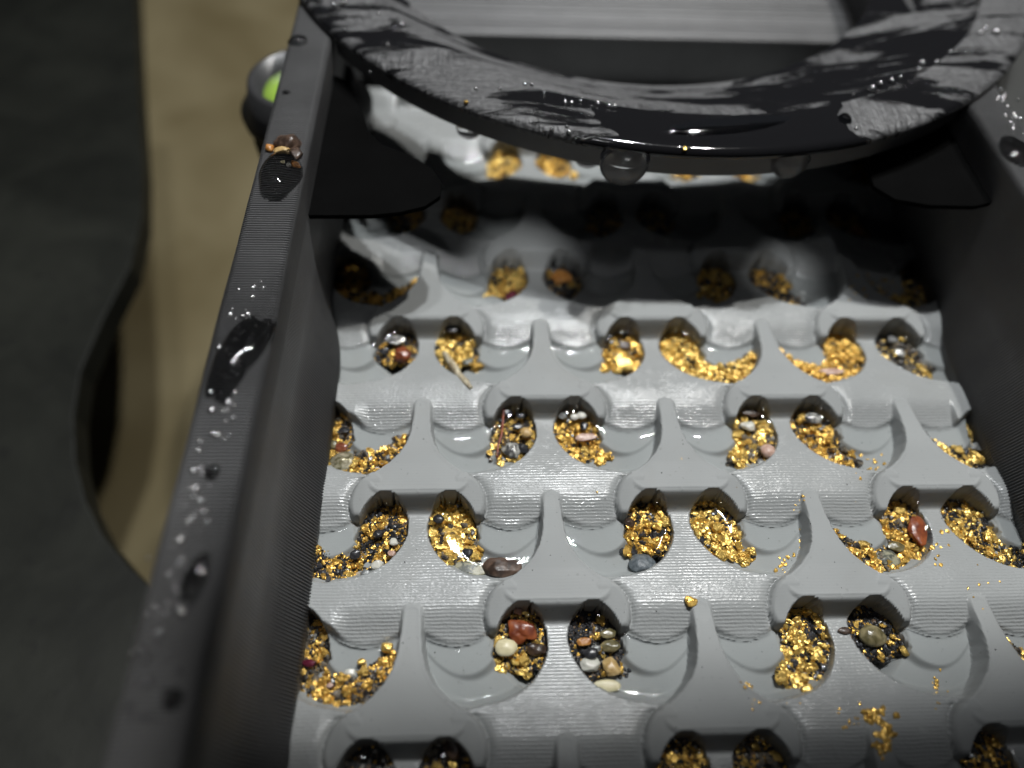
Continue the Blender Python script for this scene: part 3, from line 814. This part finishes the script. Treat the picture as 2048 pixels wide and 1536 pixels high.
pebble(1221, 1292, 42, 30, S['olive'], 'glossy olive stone beside the smooth black pebble', rough=.3)
pebble(1216, 1268, 34, 22, S['olive'], 'small olive stone on top of the glossy olive stone', rough=.3, lift=.01)
pebble(1168, 1283, 30, 22, S['orange'], 'orange grain at the left rim beside olive stones', rough=.4)
pebble(1192, 1298, 26, 18, S['grey'], 'small grey pebble between the orange grain and olive stones', rough=.2)
pebble(1745, 1272, 52, 48, S['olive'], 'round olive grey pebble in the pocket right of the second row right riffle', rough=.12)
pebble(1690, 1262, 30, 18, S['brown'], 'brown grain under the white glint in the gold-rich pocket', rough=.3)
pebble(938, 1138, 66, 46, S['granite'], 'speckled grey granite pebble filling the bend of a trough', rough=.3, lift=-.005)
pebble(903, 1140, 34, 30, S['granite'], 'small green grey stone left of the speckled granite pebble', rough=.3, lift=-.01)
pebble(1003, 1137, 74, 58, S['brown'], 'large dark brown stone at the end of the trough beside the granite pebble', rough=.45, lift=.004, tall=.8)
pebble(935, 1105, 26, 24, S['black'], 'black pebble sunk in gold above the granite pebble', rough=.3)
pebble(1282, 1128, 54, 52, S['blue'], 'blue grey angular pebble at the foot of the middle pocket, third row', rough=.3)
pebble(1836, 1062, 42, 76, S['red'], 'long red brown stone in the gold of the right riffle pocket', rough=.25, rot=-.25)
pebble(1772, 1118, 56, 40, S['granite'], 'pale grey brown stone at the bottom of the gold-filled curl', rough=.25)
pebble(1790, 1092, 34, 24, S['olive'], 'olive stone between the pale stone and the red brown stone', rough=.35)
pebble(1258, 1045, 20, 22, S['brown'], 'brown grain among gold in the middle pocket, third row', rough=.3)
pebble(877, 1040, 22, 20, S['black'], 'round black pebble at the left rim of the gold-filled pocket', rough=.15, lift=.008)
pebble(757, 1070, 22, 22, S['black'], 'black faceted grain amid gold in the left curl, third row', rough=.35, lift=.01)
pebble(712, 1110, 28, 26, S['black'], 'dark grey pebble at the bend of the left curl, third row', rough=.2, lift=.01)
pebble(755, 1132, 28, 26, S['white'], 'clear white quartz grain low in the left curl, third row', rough=.3, lift=.008)
pebble(788, 1086, 20, 18, S['white'], 'small white quartz grain near the right rim of the left curl', rough=.25, lift=.008)
pebble(784, 1108, 18, 16, S['pink'], 'pale pink grain below the small white quartz grain', rough=.25, lift=.008)
pebble(650, 1125, 40, 22, S['black'], 'cluster-sized black stone at the wall end of the left curl', rough=.4)
pebble(732, 1148, 26, 24, S['grey'], 'grey pebble at the bottom of the left curl, third row', rough=.2)
pebble(620, 1327, 30, 22, S['garnet'], 'wine red garnet beside the left wall, nearest full curl', rough=.3, lift=.008)
pebble(700, 1347, 24, 18, S['white'], 'clear quartz grain at the tip of the shelf, nearest full curl', rough=.25, lift=.01)
pebble(661, 1372, 16, 14, S['pink'], 'small pink grain amid gold at the bottom of the nearest curl', rough=.2, lift=.012)
pebble(776, 1297, 24, 30, M['gold'], 'oval gold nugget leaning on the stem at the end of the nearest curl', 'gold nugget', 'gold_nugget', rough=.3, lift=.012, z=-.068)
pebble(724, 1325, 18, 16, M['gold'], 'square gold nugget on the edge of the grey shelf, nearest curl', 'gold nugget', 'gold_nugget', rough=.4, lift=.012, z=-.068)
pebble(765, 1322, 24, 18, S['black'], 'black pebble below the oval gold nugget', rough=.3)
pebble(686, 924, 66, 46, S['pyrite'], 'glittering yellowish grey rock at the foot of the wall-side curl, fourth row', rough=.3, lift=-.004)
pebble(684, 893, 26, 22, S['red'], 'small red brown stone just above the glittering rock', rough=.35)
pebble(666, 888, 20, 16, S['olive'], 'olive grain against the left wall above the glittering rock', rough=.35)
pebble(688, 862, 26, 20, S['black'], 'black shiny stone near the top of the wall-side curl, fourth row', rough=.4)
pebble(752, 914, 30, 20, M['gold'], 'thick gold nugget in the narrow trough, fourth row', 'gold nugget', 'gold_nugget', rough=.55, lift=.014, rot=.4, z=-.145)
pebble(788, 900, 22, 15, M['gold'], 'flat gold nugget further along the narrow trough, fourth row', 'gold nugget', 'gold_nugget', rough=.5, lift=.014, rot=.6, z=-.145)
pebble(798, 878, 24, 15, S['brown'], 'dark brown stone at the upper end of the narrow trough', rough=.35, lift=.01)
pebble(820, 842, 7, 18, M['gold2'], 'thin gold sliver standing against the stem, fourth row', 'gold nugget', 'gold_nugget', rough=.3, lift=.02, rot=-.25, z=-.12)
pebble(1052, 869, 26, 24, S['tan'], 'yellowish tan pebble in the pocket with the red twig', rough=.15, lift=.012)
pebble(1025, 900, 38, 46, S['silver'], 'silvery faceted stone under the red twig', rough=.4, rot=.35)
pebble(1046, 897, 28, 26, S['black'], 'black stone right of the silvery faceted stone', rough=.35)
pebble(1014, 828, 22, 18, S['black'], 'rounded black pebble high in the pocket with the red twig', rough=.2, lift=.01)
pebble(1042, 834, 18, 14, S['black'], 'small black pebble right of the rounded black pebble', rough=.2, lift=.01)
pebble(1036, 855, 26, 16, S['black'], 'angular black pebble above the tan pebble', rough=.35, lift=.01)
pebble(1004, 845, 18, 16, S['black'], 'black pebble at the left rim behind the red twig', rough=.3, lift=.01)
pebble(1148, 837, 17, 15, S['white'], 'white round grain, left of a touching pair', rough=.08, lift=.012)
pebble(1162, 834, 20, 16, S['white'], 'white round grain, right of a touching pair', rough=.08, lift=.012)
pebble(1172, 877, 44, 20, S['pink'], 'long pinkish stone lying on gold beneath the white pair', rough=.3, lift=.014, rot=.1)
pebble(1168, 855, 18, 20, S['black'], 'black grain between the white pair and the long pinkish stone', rough=.3, lift=.01)
pebble(1126, 832, 22, 16, S['grey'], 'grey stone at the upper left rim near the white pair', rough=.3)
pebble(1468, 933, 44, 44, M['gold'], 'largest gold nugget, at the lower left tip of the pocket in the fourth row', 'gold nugget', 'gold_nugget', rough=.35, lift=.0, z=-.13)
pebble(1534, 905, 28, 30, S['pink'], 'pale pink pebble beside gold at the right rim, fourth row', rough=.15, lift=.012)
pebble(1498, 852, 30, 22, S['white'], 'greyish white stone in dark sand, fourth row right riffle', rough=.35)
pebble(1500, 826, 44, 18, S['brown'], 'brown stone near the top of the fourth row pocket', rough=.3)
pebble(1520, 925, 20, 20, S['grey'], 'small grey stone under the pale pink pebble', rough=.3)
pebble(1624, 840, 32, 24, S['silver'], 'round silvery white pebble high in the narrow pocket', rough=.15, lift=.015)
pebble(1668, 936, 34, 18, S['tan'], 'tan oval pebble under the bright glint, fourth row', rough=.15)
pebble(1952, 858, 20, 16, S['tan'], 'tan grain in the curl against the right wall', rough=.25, lift=.01)
pebble(1960, 895, 40, 22, S['grey'], 'grey stone in the curl against the right wall', rough=.35)
pebble(792, 684, 44, 26, S['silver'], 'shiny grey stone above the reddest pebble, fifth row', rough=.35, lift=.012)
pebble(804, 712, 40, 36, S['red'], 'large red brown pebble in the left pocket, fifth row', rough=.25, lift=.008)
pebble(768, 702, 22, 18, S['black'], 'dark stone left of the large red brown pebble, fifth row', rough=.3)
pebble(936, 723, 28, 18, S['granite'], 'grey stone touching the pale twig', rough=.3)
pebble(906, 662, 26, 16, S['black'], 'dark stone on the gold above the pale twig', rough=.4, lift=.01)
pebble(1248, 724, 46, 34, M['gold'], 'broad flat gold nugget at the foot of the pocket, fifth row', 'gold nugget', 'gold_nugget', rough=.45, lift=.0, rot=-.4, tall=.35)
pebble(1244, 690, 34, 24, S['brown'], 'dark brown stone sunk above the broad flat gold nugget', rough=.3)
pebble(1218, 672, 20, 14, S['black'], 'black stone at the upper left of the fifth row middle pocket', rough=.3)
pebble(1490, 720, 26, 18, M['gold'], 'rounded gold nugget at the end of the gold-filled curl, fifth row', 'gold nugget', 'gold_nugget', rough=.3, lift=.014, z=-.14)
pebble(1660, 746, 52, 14, S['pink'], 'long pale pebble across the gold-filled curl, fifth row', rough=.12, lift=.012, rot=.06)
pebble(1785, 680, 24, 16, S['grey'], 'grey stone in the dark pocket near the right wall, fifth row', rough=.35)
pebble(1800, 706, 24, 18, S['silver'], 'silvery stone below the grey stone near the right wall', rough=.35)
pebble(1022, 592, 28, 22, S['garnet'], 'dark purple garnet at the foot of a pocket, sixth row', rough=.35)
pebble(1120, 555, 44, 30, S['orange'], 'orange brown pebble in a shaded pocket, sixth row', rough=.25)
pebble(1712, 462, 24, 24, S['orange'], 'blurred orange pebble at the edge of the shade, seventh row', rough=.25)
pebble(905, 1495, 40, 60, S['brown'], 'brown stone in the shaded pocket at the bottom of the photo', rough=.3)
pebble(1613, 1380, 26, 30, M['gold'], 'gold nugget at the very foot of the gold-rich pocket, second row', 'gold nugget', 'gold_nugget', rough=.3, lift=.01)
pebble(1380, 1204, 26, 26, M['gold2'], 'gold flake caught on the tip of a riffle stem', 'gold nugget', 'gold_nugget', z=-.03, rough=.4, lift=.01, tall=.4)
pebble(1571, 1117, 12, 22, M['gold2'], 'gold flake against the shaded side of a stem, third row', 'gold nugget', 'gold_nugget', z=-.13, rough=.4, lift=.02)
pebble(973, 1161, 7, 20, M['gold'], 'gold sliver between the granite pebble and the large dark stone', 'gold nugget', 'gold_nugget', z=-.11, rough=.3, lift=.01, rot=.2)
pebble(1043, 1127, 9, 7, M['gold'], 'tiny gold grain at the right tip of the large dark stone', 'gold nugget', 'gold_nugget', z=-.1, rough=.3)
pebble(1957, 1223, 10, 14, M['gold2'], 'lone gold flake on the flat near the right edge', 'gold nugget', 'gold_nugget', z=-.06, rough=.3)
pebble(1680, 1410, 12, 8, M['gold2'], 'lone gold flake above the gold-dusted stem at lower right', 'gold nugget', 'gold_nugget', z=-.05, rough=.3)
pebble(1765, 905, 12, 12, M['gold2'], 'gold flake on the right wall of a pool, fourth row', 'gold nugget', 'gold_nugget', z=-.12, rough=.3, lift=.01)
pebble(1712, 528, 9, 8, M['gold'], 'lone gold grain in the lit patch beside the shade', 'gold nugget', 'gold_nugget', z=-.05, rough=.3)
pebble(1370, 296, 9, 10, M['gold'], 'gold grain on the wet front edge of the feed ring', 'gold nugget', 'gold_nugget', z=.655, rough=.3)
pebble(932, 203, 10, 6, M['gold2'], 'gold grain on the rough dry part of the feed ring', 'gold nugget', 'gold_nugget', z=.655, rough=.3)

def tube(name, pts, rad, mat, label, cat):
    n = 8; V = []; F = []
    for i, p in enumerate(pts):
        d = (pts[min(i + 1, len(pts) - 1)] - pts[max(i - 1, 0)]).normalized(); u = d.cross(Vector((0, 0, 1))).normalized(); v = u.cross(d)
        rr = rad[i] if isinstance(rad, (list, tuple)) else rad
        for k in range(n):
            a = 2 * math.pi * k / n; q = p + (u * math.cos(a) + v * math.sin(a)) * rr * (1 + 0.25 * noise.noise(p * 60 + Vector((k, 0, 0)))); V.append(tuple(q))
    for i in range(len(pts) - 1):
        for k in range(n): F.append((i * n + k, i * n + (k + 1) % n, (i + 1) * n + (k + 1) % n, (i + 1) * n + k))
    F.append(tuple(range(n))[::-1]); F.append(tuple((len(pts) - 1) * n + k for k in range(n)))
    o = pymesh(name, V, F, mat, None, True); tag(o, label, cat); return o
def curve_pts(c, zs, sub=5):
    P = [at(x, y, z) for (x, y), z in zip(c, zs)]; out = []
    for i in range(len(P) - 1):
        for k in range(sub): out.append(P[i].lerp(P[i + 1], k / sub))
    out.append(P[-1]); return out
tube('twig', curve_pts([(888, 706), (902, 726), (918, 750), (942, 776)], [-.075, -.065, -.055, -.025]), [.014] * 6 + [.018] * 4 + [.015] * 4 + [.009] * 2, S['wood'], 'pale broken twig leaning out of a pocket, fifth row', 'twig')
tube('twig', curve_pts([(1008, 812), (1006, 840), (1003, 870), (996, 892), (994, 915)], [-.07, -.068, -.064, -.062, -.068]), .0052, S['rtwig'], 'thin red brown twig lying down a pocket, fourth row', 'twig')

# scattered gold dust on the mat near the lower right and along stems
bag = Bag(); rs = np.random.RandomState(5)
def dust(px, py, n, sx, sy, size, z=None):
    for k in range(n):
        x = px + rs.randn() * sx; y = py + rs.randn() * sy
        p = at(x, y, -0.05)
        for _ in range(2): zz = zat(p.x, p.y); p = at(x, y, zz)
        s0 = size * (0.4 + rs.rand())
        bag.add(flakeA[rs.randint(14)], rotm(rs.rand() * 6, rs.rand() - .5, 0), s0, (p.x, p.y, zat(p.x, p.y) + s0 * .15))
dust(1768, 1475, 34, 8, 26, .012); dust(1742, 1432, 22, 18, 8, .011); dust(1700, 1440, 12, 18, 14, .006)
dust(1740, 925, 16, 16, 12, .007); dust(1566, 1135, 10, 5, 14, .008); dust(1595, 1085, 6, 5, 22, .006)
dust(1745, 572, 40, 28, 14, .007); dust(1865, 1095, 14, 12, 16, .008); dust(1870, 1370, 12, 8, 16, .007)
dust(1490, 1370, 8, 10, 4, .007); dust(1545, 1400, 6, 30, 30, .004); dust(1600, 1010, 8, 12, 10, .006); dust(1395, 1000, 8, 150, 90, .004); dust(1960, 1150, 10, 30, 40, .005)
o = bag.build('gold_dust', M['gold2']); tag(o, 'stray specks of gold scattered on the open faces of the mat', 'gold dust', None, 'stuff')
bag = Bag()
for k in range(150): dust(680 + rs.rand() * 1330, 640 + rs.rand() * 830, 1, 1, 1, 0.0022)
o = bag.build('sand_grains', S['black']); tag(o, 'tiny dark specks scattered over the grey mat', 'sand', None, 'stuff')

# ------------------------------------------------------------------ drops of water
def dome(wx, wy, h, seed, irr=0.10, n=26, m=9):
    """flattened bead with an irregular foot; closed below"""
    V = []; F = []; off = Vector((seed * 1.7, seed * .3, 0))
    for i in range(m + 1):
        r_ = 1 - i / m * 0.985; z = h * (1 - r_ * r_) ** 0.8
        for k in range(n):
            a = 2 * math.pi * k / n
            q = 1 + irr * noise.noise(Vector((math.cos(a) * 1.4, math.sin(a) * 1.4, 0)) + off) * 2
            V.append((wx * r_ * q * math.cos(a), wy * r_ * q * math.sin(a), z))
    for i in range(m):
        for k in range(n): F.append((i * n + k, i * n + (k + 1) % n, (i + 1) * n + (k + 1) % n, (i + 1) * n + k))
    F.append(tuple(range(n))[::-1])
    return V, F
def bead(px, py, wpx, hpx, z, label, rot=0, hgt=0.35, group=None, irr=.1):
    p = at(px, py, z); a = (at(px + wpx / 2, py, z) - p).length; b = (at(px, py - hpx / 2, z) - p).length
    V, F = dome(a, b, min(a, b) * hgt * 2, px * .01 + py, irr)
    o = pymesh('water_drop', V, F, M['drop_dark']); o.location = (p.x, p.y, z); o.rotation_euler = (0, 0, rot)
    tag(o, label, 'water drop', group)
    return o
TW = 0.603
bead(560, 352, 84, 104, TW, 'large drop on the left wall with a wad of grit at its upper end', hgt=.34)
bead(474, 715, 96, 190, TW, 'longest puddle-like drop on the middle of the left wall', rot=-.30, hgt=.24, irr=.16)
bead(596, 83, 42, 24, TW, 'oval drop near the top of the left wall', hgt=.25)
bead(572, 186, 22, 10, TW, 'thin flat drop between two larger ones on the left wall', hgt=.25)
bead(390, 1160, 52, 110, TW, 'blurred tall drop low on the left wall', rot=-.2, hgt=.25)
bead(424, 945, 34, 34, TW, 'small dark round drop below the longest one on the left wall', hgt=.3)
bead(345, 1400, 40, 50, TW, 'blurred drop near the bottom of the left wall', hgt=.3)
bead(2030, 302, 60, 60, TW, 'dark drop on the right wall at the edge of the photo', hgt=.25)
bead(1690, 238, 26, 20, .652, 'bright drop on the inner rim of the feed ring', hgt=.4)
# beads strung along the rim of the ring and scattered over wall tops: too many and small to name singly
bagd = Bag(); rs = np.random.RandomState(3)
def sbead(px, py, w_, z, hgt=.45):
    p = at(px, py, z); a = (at(px + w_ / 2, py, z) - p).length
    V, F = dome(a, a * (0.8 + .5 * rs.rand()), a * hgt * 2, rs.rand() * 40, .08, 10, 4)
    tri = []
    for f in F:
        for i in range(1, len(f) - 1): tri.append((f[0], f[i], f[i + 1]))
    bagd.V.append(np.array(V) + np.array((p.x, p.y, z))); bagd.F.append(np.array(tri) + bagd.n); bagd.n += len(V)
for x, y, w_ in [(1744, 178, 18), (1760, 168, 14), (1783, 160, 10), (1800, 155, 10), (1836, 142, 16), (1843, 128, 16), (1872, 126, 13), (1900, 105, 9), (1960, 68, 14), (1970, 58, 12), (1990, 66, 18), (1706, 190, 8),
                 (1050, 168, 9), (1063, 170, 9), (1088, 186, 9), (1130, 205, 12), (1143, 206, 12), (1160, 203, 10), (1195, 208, 14), (1218, 213, 14), (1229, 214, 14), (1104, 258, 9), (1134, 254, 8), (1138, 264, 9),
                 (952, 178, 9), (776, 90, 10), (668, 10, 12), (690, 6, 9), (757, 27, 8), (805, 50, 12), (690, 60, 8), (1000, 178, 8), (740, 144, 7), (1712, 258, 9)]:
    sbead(x, y, w_, .653)
for k in range(150):
    t = rs.rand(); y = 560 + 900 * t; xc = 505 - 235 * ((y - 560) / 900) ; sbead(xc + rs.randn() * 22, y, 8 + 14 * rs.rand() ** 2, TW)
for k in range(26):
    y = 170 + rs.rand() * 100; sbead(1992 + (y - 170) * .55 + rs.randn() * 12, y, 5 + 5 * rs.rand(), TW)
M['beads'] = glass_water(); M['beads'].node_tree.nodes['Principled BSDF'].inputs['IOR'].default_value = 1.5
bt = M['beads'].node_tree; gl_ = bt.nodes.new('ShaderNodeBsdfGlossy'); gl_.inputs['Roughness'].default_value = 0.25
mx_ = bt.nodes.new('ShaderNodeMixShader'); mx_.inputs[0].default_value = 0.55
bt.links.new(bt.nodes['Principled BSDF'].outputs[0], mx_.inputs[1]); bt.links.new(gl_.outputs[0], mx_.inputs[2]); bt.links.new(mx_.outputs[0], bt.nodes['Material Output'].inputs[0])
o = bagd.build('water_beads', M['beads']); o.data.polygons.foreach_set('use_smooth', [True] * len(o.data.polygons))
tag(o, 'tiny water beads sprinkled over the wall tops and the rim of the feed ring', 'water beads', None, 'stuff')

# drops hanging from the front edge of the ring
def hanging(px, py, wpx, hpx, z, label, yoff=-0.02):
    p = at(px, py, z); a = (at(px + wpx / 2, py, z) - p).length
    n, m = 28, 14; V = []; F = []
    H = a * 1.15
    for i in range(m + 1):
        t = i / m; r_ = a * (1 - t ** 2.2) ** 0.55 * (1 - 0.12 * (1 - t)); zz = -H * t
        if i == m: r_ = 0.0005
        for k in range(n): an = 2 * math.pi * k / n; V.append((r_ * math.cos(an), r_ * 0.75 * math.sin(an), zz))
    for i in range(m):
        for k in range(n): F.append((i * n + k, (i + 1) * n + k, (i + 1) * n + (k + 1) % n, i * n + (k + 1) % n))
    F.append(tuple(range(n))); F.append(tuple(m * n + k for k in range(n))[::-1])
    o = pymesh('water_drop', V, F, M['drop']); o.location = (p.x, p.y + yoff, z); tag(o, label, 'water drop')
hanging(1250, 306, 112, 90, .625, 'big round drop hanging dark from the front edge of the feed ring')
hanging(1582, 306, 84, 60, .60, 'smaller drop hanging from the feed ring, nearer the right wall')
hanging(1180, 318, 66, 80, .50, 'bright blurred drop hanging under the feed ring left of the big one', .05)
hanging(938, 262, 60, 60, .50, 'blurred drop hanging under the left part of the feed ring', .05)
# glossy swell of water lying along the front of the ring
def swell(pa, pb, wid, hgt, label):
    A = at(*pa, 0.651); B = at(*pb, 0.651); L = (B - A); D = L.normalized(); Nn = Vector((-D.y, D.x, 0))
    n, m = 40, 10; V = []; F = []
    for i in range(n + 1):
        t = i / n; k = max(0.02, math.sin(math.pi * t)) ** 0.5
        for j in range(m + 1):
            q = -1 + 2 * j / m; p = A + L * t + Nn * (wid * k * q)
            V.append((p.x, p.y, 0.651 + hgt * min(1, k * 1.1) * (1 - q * q)))
    for i in range(n):
        for j in range(m): a = i * (m + 1) + j; F.append((a, a + 1, a + m + 2, a + m + 1))
    for i in range(n): a = i * (m + 1); F.append((a + m, a, a + m + 1, a + m + m + 1))
    o = pymesh('water_swell', V, F, M['drop_dark']); tag(o, label, 'water')
swell((1330, 262), (1580, 236), 0.060, 0.014, 'long clear swell of water with a white glint on the front of the feed ring')

for x, y, w_, h_, mt, lb in [(1325, 148, 30, 16, 'orange', 'blurred orange pebble at the far end seen through the ring'), (1385, 145, 34, 16, 'cream', 'blurred pale pebble in the middle of the far end'), (1440, 145, 30, 16, 'white', 'blurred whitish pebble at the right of the far end'), (1354, 143, 26, 12, 'olive', 'blurred olive pebble between the orange and pale pebbles')]:
    pebble(x, y, w_, h_, S[mt], lb, z=.0)
# grit wad in the drop of the left wall
for i, (x, y, w_, h_, mt, lb) in enumerate([
    (576, 290, 62, 40, 'brown', 'brown wad of grit at the upper end of the large wall drop'), (568, 308, 46, 28, 'tan', 'tan grit in the large wall drop below the brown wad'),
    (540, 299, 20, 15, 'orange', 'orange grain at the left rim of the large wall drop'), (590, 334, 24, 14, 'orange', 'amber grain at the right rim of the large wall drop'),
    (566, 334, 9, 9, 'cream', 'tiny cream grain in the middle of the large wall drop'), (590, 312, 30, 26, 'brown', 'rusty grain between tan grit and the amber grain'), (577, 337, 12, 10, 'white', 'white grain touching the amber grain')]):
    pebble(x, y, w_, h_, S[mt], lb, 'grit', 'grit', z=TW + .004, rough=.5, lift=.006, sub=ico(3))
